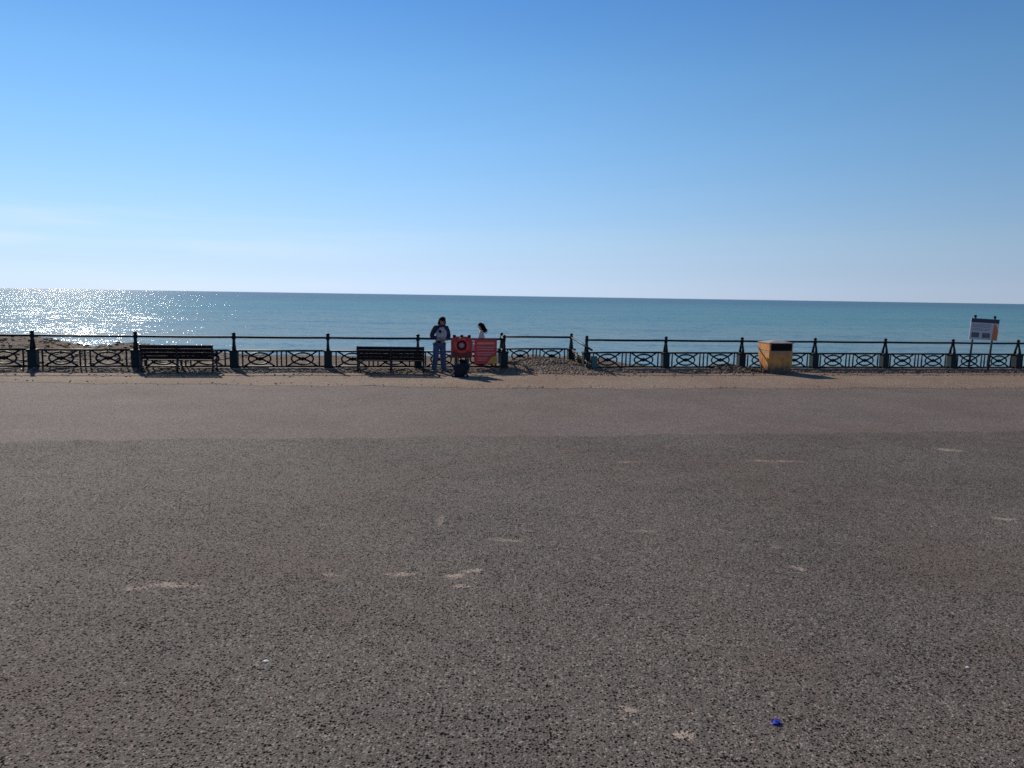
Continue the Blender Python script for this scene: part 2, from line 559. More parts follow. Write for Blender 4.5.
def bin_mat():
    m, t, p = mat('weathered_yellow_bin')
    b = NB(t)
    v = b.coord()
    sp = b.n('ShaderNodeSeparateXYZ')
    t.links.new(v, sp.inputs[0])
    n = b.noise(b.coord((3, 3, 1.6)), 2.2, 6, 0.7).outputs['Fac']
    n2 = b.noise(v, 9, 5, 0.7).outputs['Fac']
    c = b.mix(b.ramp(n, 0.35, 0.7, 0, 1), (0.74, 0.32, 0.055), (0.42, 0.13, 0.028))
    low = b.math('ADD', sp.outputs[2], b.math('MULTIPLY', b.math('SUBTRACT', n, 0.5), -0.55))
    c = b.mix(b.ramp(low, 0.42, 0.10, 0, 0.9), c, (0.055, 0.045, 0.04))       # tar and dirt splashed on its foot
    hi = b.math('ADD', sp.outputs[2], b.math('MULTIPLY', b.math('SUBTRACT', n2, 0.5), 0.35))
    c = b.mix(b.math('MULTIPLY', b.ramp(hi, 0.66, 0.74, 0, 0.55), b.ramp(sp.outputs[2], 0.80, 0.79, 0, 1)), c, (0.30, 0.22, 0.20))
    c = b.mix(b.ramp(n2, 0.54, 0.74, 0, 0.7), c, (0.11, 0.07, 0.05))
    t.links.new(c, p.inputs['Base Color'])
    p.inputs['Roughness'].default_value = 0.6
    return m


M_BIN = bin_mat()
M_LID = plain('pale_grey_lid', (0.36, 0.30, 0.29), 0.7, 0.25, 6, spec=0.25)


# ------------------------------------------------------------------ mesh builder
class MB:
    def __init__(s):
        s.bm = bmesh.new()

    def box(s, c, size, rot=None, bev=0.0):
        mtx = Matrix.Translation(c) @ (rot.to_4x4() if rot else Matrix.Identity(4)) @ Matrix.Diagonal((*size, 1))
        r = bmesh.ops.create_cube(s.bm, size=1, matrix=mtx)
        if bev:
            ed = list({e for v in r['verts'] for e in v.link_edges})
            bmesh.ops.bevel(s.bm, geom=ed, offset=bev, segments=2, affect='EDGES', profile=0.5)
        return s

    def hull(s, pts, faces):
        vs = [s.bm.verts.new(p) for p in pts]
        for f in faces:
            s.bm.faces.new([vs[i] for i in f])
        return s

    def tube(s, pts, rad, n=8, closed=False, flat=1.0, side=None, cap=True):
        pts = [Vector(p) for p in pts]
        rads = rad if isinstance(rad, (list, tuple)) else [rad] * len(pts)
        rings = []
        L = len(pts)
        ref = Vector(side) if side else None
        for i, p in enumerate(pts):
            a = pts[(i - 1) % L] if (closed or i > 0) else p
            b = pts[(i + 1) % L] if (closed or i < L - 1) else p
            d = (b - a).normalized()
            if ref is None:
                ref = Vector((0, 0, 1)) if abs(d.z) < 0.9 else Vector((1, 0, 0))
            x = d.cross(ref)
            if x.length < 1e-4:
                x = d.orthogonal()
            x.normalize()
            y = d.cross(x).normalized()
            rings.append([s.bm.verts.new(p + (x * math.cos(q) + y * math.sin(q) * flat) * rads[i])
                          for q in (2 * math.pi * j / n for j in range(n))])
        for i in range(L if closed else L - 1):
            r0, r1 = rings[i], rings[(i + 1) % L]
            for j in range(n):
                s.bm.faces.new((r0[j], r0[(j + 1) % n], r1[(j + 1) % n], r1[j]))
        if cap and not closed:
            s.bm.faces.new(rings[0][::-1])
            s.bm.faces.new(rings[-1])
        return s

    def lathe(s, prof, c=(0, 0, 0), n=14, mtx=None):
        rings = []
        mtx = mtx or Matrix.Identity(4)
        for (r, z) in prof:
            rings.append([s.bm.verts.new(mtx @ Vector((c[0] + r * math.cos(q), c[1] + r * math.sin(q), c[2] + z)))
                          for q in (2 * math.pi * j / n for j in range(n))])
        for r0, r1 in zip(rings, rings[1:]):
            for j in range(n):
                s.bm.faces.new((r0[j], r0[(j + 1) % n], r1[(j + 1) % n], r1[j]))
        s.bm.faces.new(rings[0][::-1])
        s.bm.faces.new(rings[-1])
        return s

    def ball(s, c, r, sc=(1, 1, 1), sub=2, jit=0.0, rot=None):
        mtx = Matrix.Translation(c) @ (rot.to_4x4() if rot else Matrix.Identity(4)) @ Matrix.Diagonal((r * sc[0], r * sc[1], r * sc[2], 1))
        g = bmesh.ops.create_icosphere(s.bm, subdivisions=sub, radius=1, matrix=mtx)
        if jit:
            for v in g['verts']:
                v.co += Vector((random.uniform(-1, 1), random.uniform(-1, 1), random.uniform(-1, 1))) * jit
        return s

    def prism(s, poly, y0, y1):
        """polygon in x,z pushed from y0 to y1"""
        a = [s.bm.verts.new((p[0], y0, p[1])) for p in poly]
        b = [s.bm.verts.new((p[0], y1, p[1])) for p in poly]
        n = len(poly)
        s.bm.faces.new(a)
        s.bm.faces.new(b[::-1])
        for i in range(n):
            s.bm.faces.new((a[i], b[i], b[(i + 1) % n], a[(i + 1) % n]))
        return s

    def build(s, name, m, parent=None, smooth=False, loc=None, rot=None):
        bmesh.ops.recalc_face_normals(s.bm, faces=s.bm.faces)
        me = bpy.data.meshes.new(name)
        s.bm.to_mesh(me)
        s.bm.free()
        if smooth:
            for f in me.polygons:
                f.use_smooth = True
        me.materials.append(m)
        o = bpy.data.objects.new(name, me)
        COL.objects.link(o)
        if parent:
            o.parent = parent
        if loc is not None:
            o.location = loc
        if rot is not None:
            o.rotation_euler = rot
        return o


def tag(o, label, cat, group=None):
    o['label'] = label
    o['category'] = cat
    if group:
        o['group'] = group
    return o


def thing(name, label, cat, loc=(0, 0, 0), rz=0.0, group=None, rot=None):
    o = bpy.data.objects.new(name, None)
    COL.objects.link(o)
    o.empty_display_size = 0.2
    o.location = loc
    o.rotation_euler = rot if rot else (0, 0, rz)
    return tag(o, label, cat, group)


def copy_tree(o, parent=None):
    c = o.copy()
    COL.objects.link(c)
    c.parent = parent
    for ch in [x for x in bpy.data.objects if x.parent is o]:
        copy_tree(ch, c)
    return c


def structure(o):
    o['kind'] = 'structure'
    return o


def grid(name, m, xs, rows, zf, smooth=True):
    """rows: list of functions y(x); a sheet through them"""
    me = bpy.data.meshes.new(name)
    vs, fs = [], []
    n = len(xs)
    for r in rows:
        for x in xs:
            y = r(x)
            vs.append((x, y, zf(x, y)))
    for j in range(len(rows) - 1):
        for i in range(n - 1):
            a = j * n + i
            fs.append((a, a + 1, a + n + 1, a + n))
    me.from_pydata(vs, [], fs)
    if smooth:
        for f in me.polygons:
            f.use_smooth = True
    me.materials.append(m)
    o = bpy.data.objects.new(name, me)
    COL.objects.link(o)
    return structure(o)


def frange(a, b, n):
    return [a + (b - a) * i / n for i in range(n + 1)]


# ------------------------------------------------------------------ ground and sea
XW = frange(-70, 70, 1100)
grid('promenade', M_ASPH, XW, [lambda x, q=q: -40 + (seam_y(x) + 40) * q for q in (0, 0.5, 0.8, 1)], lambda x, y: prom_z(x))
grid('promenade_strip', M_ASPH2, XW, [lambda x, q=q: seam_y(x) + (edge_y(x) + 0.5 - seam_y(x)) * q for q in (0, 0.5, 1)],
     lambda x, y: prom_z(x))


def wob(x):
    return 0.10 * math.sin(x * 1.3) + 0.07 * math.sin(x * 3.1 + 1) + 0.04 * math.sin(x * 7.7)


XV = frange(-32, 40, 720)
grid('gravel_verge', M_VERGE, XV,
     [lambda x, q=q: (edge_y(x) + wob(x) * (1 - q)) + (fence_y(x) - 0.9 + 0.5 * wob(x * 0.7 + 2) - edge_y(x)) * q for q in frange(0, 1, 10)],
     lambda x, y: shingle_z(x, y) + 0.004 + 0.02 * sstep(0, 0.6, y - edge_y(x)))
XB = frange(-75, 75, 600)
tt = [-1.6, -1.3, -1, -.7, -.4, -.2, 0, .2, .4, .6, .8, 1, 1.2, 1.4, 1.6, 1.8, 2, 2.4, 3, 4, 5, 6.5, 8, 9.5, 11, 12.5, 14, 15.5, 17,
      18.5, 20, 22, 24, 27, 30, 35, 40, 46, 52, 60, 80]
grid('shingle_beach', M_BEACH, XB, [lambda x, q=q: fence_y(x) + q for q in tt],
     lambda x, y: shingle_z(x, y) + (0.012 if y - fence_y(x) > -1.2 else -0.03) + 0.02 * sstep(-1.4, -0.4, y - fence_y(x)))

sea = MB()
sea.hull([(-60000, 30, SEA_Z), (60000, 30, SEA_Z), (60000, 70000, SEA_Z), (-60000, 70000, SEA_Z)], [(0, 1, 2, 3)])
structure(sea.build('sea', M_SEA))

# low concrete kerb that carries the railing
def kerb(name, k0, k1):
    kb = MB()
    a_, b_ = fpos(k0), fpos(k1)
    L_ = (b_ - a_).length
    n_ = int(L_ / 1.5)
    nrm_ = Vector((-STEP.y, STEP.x, 0)).normalized()
    for i in range(n_):
        p_, q_ = a_.lerp(b_, i / n_), a_.lerp(b_, (i + 1) / n_)
        mid_ = (p_ + q_) / 2
        kb.box(mid_ + Vector((0, 0, -0.06 + random.uniform(-0.006, 0.006))), ((q_ - p_).length - 0.012, 0.46, 0.32), Matrix.Rotation(ANG, 3, 'Z'), bev=0.015)
    structure(kb.build(name, M_KERB))


kerb('kerb', -2, 5.08)
kerb('kerb', 5.95, 13.5)

# loose pebbles along the foot of the railing
ico = bmesh.new()
bmesh.ops.create_icosphere(ico, subdivisions=1, radius=1)
iv = [v.co.copy() for v in ico.verts]
for v in ico.verts:
    pass
fi = [[v.index for v in f.verts] for f in ico.faces]
ico.free()
pv, pf = [], []


def add_pebble(x, y, r):
    z = shingle_z(x, y) + 0.02
    a = random.uniform(0, 6.28)
    ca, sa = math.cos(a), math.sin(a)
    sx_, sy_, sz_ = r * random.uniform(0.9, 1.5), r * random.uniform(0.7, 1.1), r * random.uniform(0.45, 0.8)
    o = len(pv)
    for c in iv:
        k = random.uniform(0.88, 1.1)
        px, py = c.x * sx_ * k, c.y * sy_ * k
        pv.append((x + px * ca - py * sa, y + px * sa + py * ca, z + c.z * sz_ + sz_ * 0.35))
    for f in fi:
        pf.append([o + i for i in f])


for i in range(9500):
    x = random.uniform(-17, 22)
    t = random.gauss(-0.42, 0.30)
    if -0.23 < t < 0.25 and i % 5:
        t = -0.24 - abs(random.gauss(0, 0.22))
    if i % 9 == 0:
        t = random.uniform(-2.2, 0)
    add_pebble(x, fence_y(x) + t, random.choice((0.014, 0.018, 0.022, 0.028, 0.04)))
for i in range(3600):
    x, y = random.gauss(1.2, 1.3), random.uniform(24.0, 27.6)
    add_pebble(x, y, random.choice((0.014, 0.018, 0.024, 0.03, 0.045)))
for i in range(700):
    add_pebble(random.gauss(7.7, 0.8), random.gauss(26.8, 0.5), random.choice((0.03, 0.04, 0.05)))
for i in range(2300):        # rough stones and weed on the ridges of the beach
    x, y = random.uniform(-38, -14), random.uniform(30, 44)
    add_pebble(x, y, random.choice((0.04, 0.05, 0.06, 0.08, 0.11)))
for i in range(1500):
    x, t = random.uniform(-17, 22), random.uniform(-0.95, -0.2)
    if hnoise(x * 0.9, 3) > -0.1:
        add_pebble(x, fence_y(x) + t, random.choice((0.016, 0.022, 0.03)))
for i in range(350):
    x = random.uniform(-17, 22)
    add_pebble(x, edge_y(x) + abs(random.gauss(0, 1.0)) - 0.3, random.choice((0.012, 0.016, 0.022)))
me = bpy.data.meshes.new('shingle_pebbles')
me.from_pydata(pv, [], pf)
for f in me.polygons:
    f.use_smooth = True
me.materials.append(M_PEB)
peb = bpy.data.objects.new('shingle_pebbles', me)
COL.objects.link(peb)
peb['kind'] = 'stuff'
tag(peb, 'loose brown beach pebbles washed up along the foot of the railing', 'pebbles')

# ------------------------------------------------------------------ railing
RAIL_Z, MID_Z, BOT_Z = 1.06, 0.63, 0.13


def post_meshes():
    pe = MB()
    pe.box((0, 0, 0.33), (0.24, 0.26, 0.62), bev=0.012)
    pe.box((0, 0, 0.035), (0.30, 0.32, 0.15), bev=0.015)
    pe.box((0, 0, 0.625), (0.29, 0.31, 0.06), bev=0.012)
    pe.box((0, -0.128, 0.34), (0.15, 0.016, 0.40), bev=0.004)
    pe.box((0, 0.128, 0.34), (0.15, 0.016, 0.40), bev=0.004)
    # two curved stays that lean together under the handrail
    up = MB()
    for s in (-1, 1):
        up.tube([(0, s * 0.105, 0.65), (0, s * 0.105, 0.74), (0, s * 0.075, 0.86), (0, s * 0.042, 0.96), (0, s * 0.02, 1.03)],
                [0.052, 0.045, 0.038, 0.036, 0.036], 8)
    up.lathe([(0.05, 0.985), (0.062, 1.0), (0.062, 1.02), (0.055, 1.03), (0.06, 1.10), (0.05, 1.12)], n=12)
    fin = MB()
    fin.lathe([(0.03, 1.115), (0.055, 1.135), (0.066, 1.16), (0.055, 1.185), (0.02, 1.205), (0.006, 1.21)], n=12)
    return pe, up, fin


def make_post(parent, loc, rz):
    if 'up' not in make_post.__dict__:
        pe, up, fin = post_meshes()
        p = up.build('post', M_IRON, parent, True, loc, (0, 0, rz))
        a = pe.build('pedestal', M_PED, p)
        b = fin.build('finial', M_IRON, p, True)
        make_post.up = (p, a, b)
        return p
    p0 = make_post.up[0]
    p = p0.copy()
    COL.objects.link(p)
    p.parent = parent
    p.location = loc
    p.rotation_euler = (0, 0, rz)
    for ch in make_post.up[1:]:
        c = ch.copy()
        COL.objects.link(c)
        c.parent = p
    return p


def panel_mesh(L, dz=0.0, fl=0.0):
    """ornamental panel between two posts, along x from 0 to L; dz shears it downwards towards the end"""
    m = MB()

    def P(x, z):
        return (x, 0, z + dz * x / L)
    e = 0.10
    m.tube([P(e, MID_Z), P(L - e, MID_Z)], 0.032, 8)
    m.tube([P(e, BOT_Z), P(L - e, BOT_Z)], 0.030, 8)
    for s in (0.088, 0.45, 0.4975, 0.55, 0.905):
        m.tube([P(s * L, BOT_Z), P(s * L, MID_Z)], 0.026, 6)
    zc = (MID_Z + BOT_Z) / 2
    zh = (MID_Z - BOT_Z) / 2
    for s in (0.266, 0.722):
        cx = s * L
        a, h = 0.118 * L, zh * 0.74
        m.tube([P(cx + a * math.cos(q), zc + h * math.sin(q)) for q in frange(0, 2 * math.pi, 26)[:-1]], 0.028, 6, closed=True, side=(0, 1, 0))
        for sx_ in (-1, 1):
            for sz_ in (-1, 1):
                m.tube([P(cx + sx_ * 0.165 * L, zc + sz_ * zh), P(cx + sx_ * 0.10 * L, zc + sz_ * zh * 0.50),
                        P(cx + sx_ * 0.045 * L, zc + sz_ * zh * 0.16), P(cx, zc)], [0.030, 0.029, 0.030, 0.04], 6)
        m.hull([P(cx - 0.13, zc), P(cx, zc + 0.075), P(cx + 0.13, zc), P(cx, zc - 0.075), (cx, -0.04, zc + dz * cx / L), (cx, 0.04, zc + dz * cx / L)],
               [(0, 4, 1), (1, 4, 2), (2, 4, 3), (3, 4, 0), (1, 5, 0), (2, 5, 1), (3, 5, 2), (0, 5, 3)])
    return m


PANEL = [None]


def put_panel(parent, loc, rz):
    if PANEL[0] is None:
        PANEL[0] = panel_mesh(SP).build('panel', M_IRON, parent, True, loc, (0, 0, rz))
        return PANEL[0]
    c = PANEL[0].copy()
    COL.objects.link(c)
    c.parent = parent
    c.location = loc
    c.rotation_euler = (0, 0, rz)
    return c


def run(label, k0, k1):
    base = fpos(k0)
    root = thing('seafront_railing', label, 'railing', base, 0, 'cast iron railings along the beach')
    for k in range(k0, k1 + 1):
        make_post(root, fpos(k) - base, ANG)
        if k < k1:
            put_panel(root, fpos(k) - base, ANG)
    h = MB()
    a, b = fpos(k0) - base, fpos(k1) - base
    # the old rail sags a little between its posts
    pts = []
    for k in range(k0, k1):
        for q in (0, 0.25, 0.5, 0.75):
            p = (fpos(k) * (1 - q) + fpos(k + 1) * q) - base
            pts.append((p.x, p.y, p.z + RAIL_Z - 0.008 * math.sin(math.pi * q)))
    pts.append((b.x, b.y, b.z + RAIL_Z))
    h.tube(pts, 0.036, 8)
    h.build('handrail', M_IRON, root, True)
    return root


run('long dark iron railing behind both benches, from the left edge to the red sign', -1, 5)
right_run = run('long dark iron railing behind the yellow bin, from the shingle heap to the right edge', 6, 13)

# the bay that steps out towards the beach
cl_ = at_depth(501.5, 340, 26.95)
cr_ = at_depth(571.3, 340, 27.45)
cl_.z = prom_z(cl_.x)
cr_.z = prom_z(cr_.x)
bay = thing('seafront_railing', 'short iron railing set back behind the brown shingle heap', 'railing', cl_, 0,
            'cast iron railings along the beach')
d = cr_ - cl_
BA = math.atan2(d.y, d.x)
make_post(bay, (0, 0, 0), BA)
make_post(bay, d, BA)
panel_mesh(d.length).build('panel', M_IRON, bay, True, (0, 0, 0), (0, 0, BA))
hb = MB()
hb.tube([(0, 0, RAIL_Z), (d.x, d.y, d.z + RAIL_Z)], 0.036, 8)
hb.build('handrail', M_IRON, bay, True)
# its right return slopes down past the end post of the right railing
e = fpos(6) - cl_ + Vector((0.10, -0.85, 0))
e0 = d
rr = e - e0
ra = math.atan2(rr.y, rr.x)
panel_mesh(rr.length, dz=-0.27).build('return_panel', M_IRON, bay, True, e0, (0, 0, ra))
hr_ = MB()
hr_.tube([(e0.x, e0.y, e0.z + RAIL_Z), (e.x, e.y, e.z + RAIL_Z - 0.29)], 0.036, 8)
hr_.build('return_handrail', M_IRON, bay, True)
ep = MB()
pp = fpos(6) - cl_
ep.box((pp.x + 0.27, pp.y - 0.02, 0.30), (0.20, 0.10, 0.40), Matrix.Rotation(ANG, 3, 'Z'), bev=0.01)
ep.build('sunlit_side_plate', M_LIT_TEAL, bay)  # added plate, its lighter teal stands in for the sunlit pedestal side
# left return, level, half hidden
e2 = fpos(5) - cl_
hl = MB()
hl.tube([(0, 0, RAIL_Z), (e2.x, e2.y, e2.z + RAIL_Z)], 0.036, 8)
hl.build('return_handrail', M_IRON, bay, True)
ml = MB()
ml.tube([(0, 0, MID_Z), (e2.x, e2.y, e2.z + MID_Z)], 0.032, 8)
ml.tube([(0, 0, BOT_Z), (e2.x, e2.y, e2.z + BOT_Z)], 0.030, 8)
for q in (0.25, 0.5, 0.75):
    ml.tube([(e2.x * q, e2.y * q, BOT_Z), (e2.x * q, e2.y * q, MID_Z)], 0.021, 6)
ml.build('return_panel', M_IRON, bay, True)


# ------------------------------------------------------------------ benches (backs towards the camera)
def make_bench(label, loc, rz):
    root = thing('park_bench', label, 'bench', loc, rz, 'dark slatted benches by the railing')
    Lb = 2.1
    tilt = Matrix.Rotation(R(-11), 3, 'X')
    bk = MB()
    for i, z in enumerate((0.475, 0.585, 0.695, 0.805)):
        y = -0.02 - (z - 0.45) * 0.0
        y = 0.10 - (z - 0.40) * 0.22
        bk.box((0, y, z), (Lb, 0.034, 0.104), tilt, bev=0.008)
    bk.build('backrest', M_WOOD, root)
    st = MB()
    for i in range(5):
        st.box((0, 0.13 + i * 0.095, 0.44 - 0.010 * (4 - i)), (Lb, 0.088, 0.030), bev=0.006)
    st.build('seat', M_WOOD, root)
    for x in (-Lb / 2 + 0.03, 0.0, Lb / 2 - 0.03):
        fr = MB()
        fr.tube([(x, 0.02, -0.03), (x, 0.09, 0.25), (x, 0.095, 0.45), (x, 0.0, 0.87)], [0.034, 0.03, 0.032, 0.03], 6)
        fr.tube([(x, 0.58, -0.03), (x, 0.52, 0.22), (x, 0.54, 0.42)], [0.034, 0.028, 0.03], 6)
        fr.tube([(x, 0.08, 0.40), (x, 0.55, 0.415)], 0.026, 6)
        fr.tube([(x, 0.08, 0.15), (x, 0.53, 0.15)], 0.018, 6)
        fr.build('frame', M_BENCHIRON, root, True)
        if x != 0.0:
            ar = MB()
            ar.tube([(x, 0.04, 0.66), (x, 0.2, 0.675), (x, 0.45, 0.66), (x, 0.57, 0.63)], [0.03, 0.034, 0.034, 0.03], 6)
            ar.tube([(x, 0.53, 0.42), (x, 0.55, 0.65)], 0.024, 6)
            ar.build('armrest', M_WOOD, root, True)
    return root


b1 = make_bench('dark slatted bench nearer the left edge, its back to the tarmac',
                at(177, 373.7), R(8))
b2 = make_bench('dark slatted bench beside the standing man in jeans, its back to the promenade', at(390.5, 374.0), R(5))

# ------------------------------------------------------------------ lifebuoy board
lb = thing('lifebuoy_board', 'red lifebuoy board with a round ring in front of the railing', 'lifebuoy stand', at(461.5, 374.2), R(2))
for x in (-0.2, 0.2):
    pm = MB()
    pm.tube([(x, 0.055, -0.05), (x, 0.055, 0.62)], 0.032, 8)
    pm.build('leg', M_GREYPOLE, lb, True)
bd = MB()
bd.prism([(-0.34, 0.56), (-0.30, 0.52), (0.30, 0.52), (0.34, 0.56), (0.34, 1.08), (0.27, 1.20), (-0.27, 1.20), (-0.34, 1.08)], -0.03, 0.03)
bd.build('board', M_RED, lb)
lo = MB()
lo.box((0, -0.036, 0.63), (0.60, 0.012, 0.19), bev=0.004)
lo.build('lower_plate', M_DKRED, lb)
rg = MB()
cz = 0.92
rg.tube([(0.205 * math.cos(q), -0.075, cz + 0.205 * math.sin(q)) for q in frange(0, 2 * math.pi, 32)[:-1]], 0.055, 10, closed=True, side=(0, 1, 0))
ring = rg.build('ring', M_RING, lb, True)
for q in (0.78, 2.36, 3.93, 5.5):
    bb = MB()
    bb.tube([(0.205 * math.cos(q + dq), -0.075, cz + 0.205 * math.sin(q + dq)) for dq in (-0.13, 0, 0.13)], 0.058, 10, side=(0, 1, 0))
    bb.build('band', M_RED, ring, True)
ce = MB()
ce.lathe([(0.002, 0.0), (0.085, 0.0), (0.088, 0.016), (0.08, 0.028), (0.002, 0.030)], n=20, mtx=Matrix.Translation((0, -0.031, cz)) @ Matrix.Rotation(R(90), 4, 'X'))
ce.build('centre_badge', M_BADGE, lb, True)
ch = MB()
ch.lathe([(0.002, 0.0), (0.165, 0.0), (0.165, 0.006), (0.002, 0.007)], n=24, mtx=Matrix.Translation((0, -0.0285, cz)) @ Matrix.Rotation(R(90), 4, 'X'))
ch.build('backing_disc', M_MIDRED, lb, True)
for x in (-0.235, 0.0, 0.235):
    hk = MB()
    hk.box((x, 0, 1.215), (0.10, 0.075, 0.07), bev=0.02)
    hk.tube([(x, -0.03, 1.20), (x, -0.06, 1.17)], 0.018, 6)
    hk.build('lug', M_BLACK, lb)

# dark wheeled bag at the foot of the board
wb = thing('wheeled_bag', 'dark wheeled bag standing in front of the red lifebuoy board', 'bag', at(461.8, 377.6), R(-8))
bg_ = MB()
bg_.ball((-0.05, 0.05, 0.22), 0.22, (1.0, 0.65, 0.95), 3, 0.012)
bg_.ball((0.04, 0.06, 0.36), 0.17, (1.0, 0.7, 1.05), 3, 0.012)
bg_.ball((-0.12, -0.02, 0.12), 0.15, (1.1, 0.9, 0.7), 3, 0.012)
for v in bg_.bm.verts:
    v.co.x *= 1.12 - 0.45 * max(0.0, v.co.z - 0.15)
    v.co += Vector((0.03 * math.sin(v.co.z * 19 + v.co.x * 7), 0.012 * math.sin(v.co.z * 15), 0.015 * math.sin(v.co.x * 15)))
bg_.build('bag_body', M_CHAR, wb, True)
fl = MB()
fl.box((0.03, 0.04, 0.49), (0.24, 0.20, 0.10), Matrix.Rotation(0.25, 3, 'Y'), bev=0.045)
fl.build('flap', M_BLACK, wb, True)
pk = MB()
pk.box((-0.02, -0.10, 0.24), (0.24, 0.07, 0.20), bev=0.03)
pk.build('pocket', M_CHAR, wb, True)
hn = MB()
hn.tube([(-0.15, 0.17, 0.15), (-0.15, 0.20, 0.56), (-0.12, 0.205, 0.60), (0.08, 0.205, 0.60), (0.11, 0.20, 0.56), (0.11, 0.17, 0.15)], 0.014, 8)
hn.build('handle', M_BLACK, wb, True)
for x in (-0.22, 0.15):
    wm = MB()
    wm.tube([(x, -0.09 + 0.062 * math.cos(q), 0.08 + 0.062 * math.sin(q)) if False else (x + 0.062 * math.cos(q), -0.14, 0.08 + 0.062 * math.sin(q))
             for q in frange(0, 2 * math.pi, 16)[:-1]], 0.02, 6, closed=True, side=(0, 1, 0))
    w = wm.build('wheel', M_BLACK, wb, True)
    hm = MB()
    hm.lathe([(0.002, 0), (0.042, 0.0), (0.042, 0.03), (0.002, 0.032)], n=12, mtx=Matrix.Translation((x, -0.13, 0.08)) @ Matrix.Rotation(R(90), 4, 'X'))
    hm.build('hub', M_GREYTXT, w, True)

# ------------------------------------------------------------------ red notice on the railing
c = fpos(4.785)
c = Vector((c.x, c.y - 0.16, c.z))
rs = thing('warning_sign', 'red notice board with pale lines of print and a yellow corner, on the railing', 'sign', c, ANG)
bo = MB()
bo.box((0, 0, 0.645), (0.76, 0.025, 0.82), bev=0.008)
bo.build('board', M_RED, rs)
# the print itself is too small to read in the photograph: only its lines show
tx = MB()
tx.box((0.0, -0.0155, 0.93), (0.58, 0.004, 0.075))
tx.build('heading_bar', M_ORTXT, rs)
for z, w_, x in ((0.80, 0.60, 0), (0.725, 0.56, -0.01), (0.62, 0.60, 0), (0.55, 0.48, -0.05), (0.44, 0.36, -0.11), (0.37, 0.30, -0.13)):
    l_ = MB()
    l_.box((x, -0.0155, z), (w_, 0.004, 0.028))
    l_.build('print_line', M_PINKTXT, rs)
yl = MB()
yl.prism([(0.07, 0.26), (0.36, 0.26), (0.36, 0.52), (0.22, 0.47), (0.12, 0.36)], -0.018, -0.013)
yl.build('yellow_corner', M_YEL, rs)
for x in (-0.3, 0.3):
    br = MB()
    br.tube([(x, 0.0, 1.02), (x, 0.16, 1.05)], 0.02, 6)
    br.build('bracket', M_BLACK, rs)

# ------------------------------------------------------------------ information board at the right
ibp = at(978.5, 371.3)
ib = thing('information_board', 'white information board with navy top and orange side stripe on two leaning poles', 'sign', ibp,
           rot=(0, R(2.6), R(-4)))
for x in (-0.355, 0.355):
    po = MB()
    po.tube([(x, 0.04, -0.12), (x, 0.04, 2.08)], 0.038, 10)
    o = po.build('pole', M_GREYPOLE, ib, True)
    cp_ = MB()
    cp_.lathe([(0.045, 2.03), (0.047, 2.09), (0.035, 2.11), (0.005, 2.115)], c=(x, 0.04, 0), n=10)
    cp_.build('cap', M_BLACK, o, True)
pb = MB()
pb.prism([(-0.52, 1.19), (0.50, 1.19), (0.50, 1.99), (-0.52, 1.99)], -0.03, -0.005)
pb.build('panel', M_BOARD, ib)
q = MB()
q.box((-0.01, -0.0325, 1.91), (1.016, 0.004, 0.15))
q.build('navy_header', M_NAVY, ib)
q = MB()
q.prism([(0.30, 1.20), (0.494, 1.20), (0.494, 1.56), (0.40, 1.77), (0.36, 1.80), (0.32, 1.80), (0.31, 1.5)], -0.0345, -0.031)
q.build('orange_stripe', M_ORANGE, ib)
q = MB()
q.box((-0.31, -0.0325, 1.37), (0.28, 0.004, 0.19))
q.build('picture', M_PHOTO, ib)
q = MB()
q.box((0.08, -0.0325, 1.36), (0.28, 0.004, 0.19))
q.build('picture', M_PHOTO2, ib)
for z, w_, x in ((1.77, 0.68, -0.13), (1.72, 0.70, -0.12), (1.67, 0.66, -0.14), (1.60, 0.70, -0.12), (1.55, 0.60, -0.17)):
    l_ = MB()
    l_.box((x, -0.0325, z), (w_, 0.004, 0.022))
    l_.build('print_line', M_GREYTXT, ib)

# ------------------------------------------------------------------ yellow litter bin
p0 = at(768.2, 374.2)
bn = thing('litter_bin', 'weathered yellow litter bin with a pale sloping lid and a dark wide mouth', 'bin', p0, R(8))
Wb, Db = 0.86, 0.86
bb = MB()
x0, x1 = 0.0, Wb


def ring_at(z, fx, fb):
    return [(x0 + fx, 0, z), (x1 - fx, 0, z), (x1 - fx, Db - fb, z), (x0 + fx, Db - fb, z)]


pts = ring_at(-0.04, 0.03, 0.26) + ring_at(0.10, 0.025, 0.24) + ring_at(0.55, 0.0, 0.05) + ring_at(0.80, 0, 0)
fs = [(0, 1, 2, 3)]
for j in range(3):
    for i in range(4):
        fs.append((j * 4 + i, j * 4 + (i + 1) % 4, j * 4 + 4 + (i + 1) % 4, j * 4 + 4 + i))
fs.append((12, 13, 14, 15))
bb.hull(pts, fs)
bmesh.ops.bevel(bb.bm, geom=[e_ for e_ in bb.bm.edges], offset=0.012, segments=2, affect='EDGES')
bb.build('bin_body', M_BIN, bn)
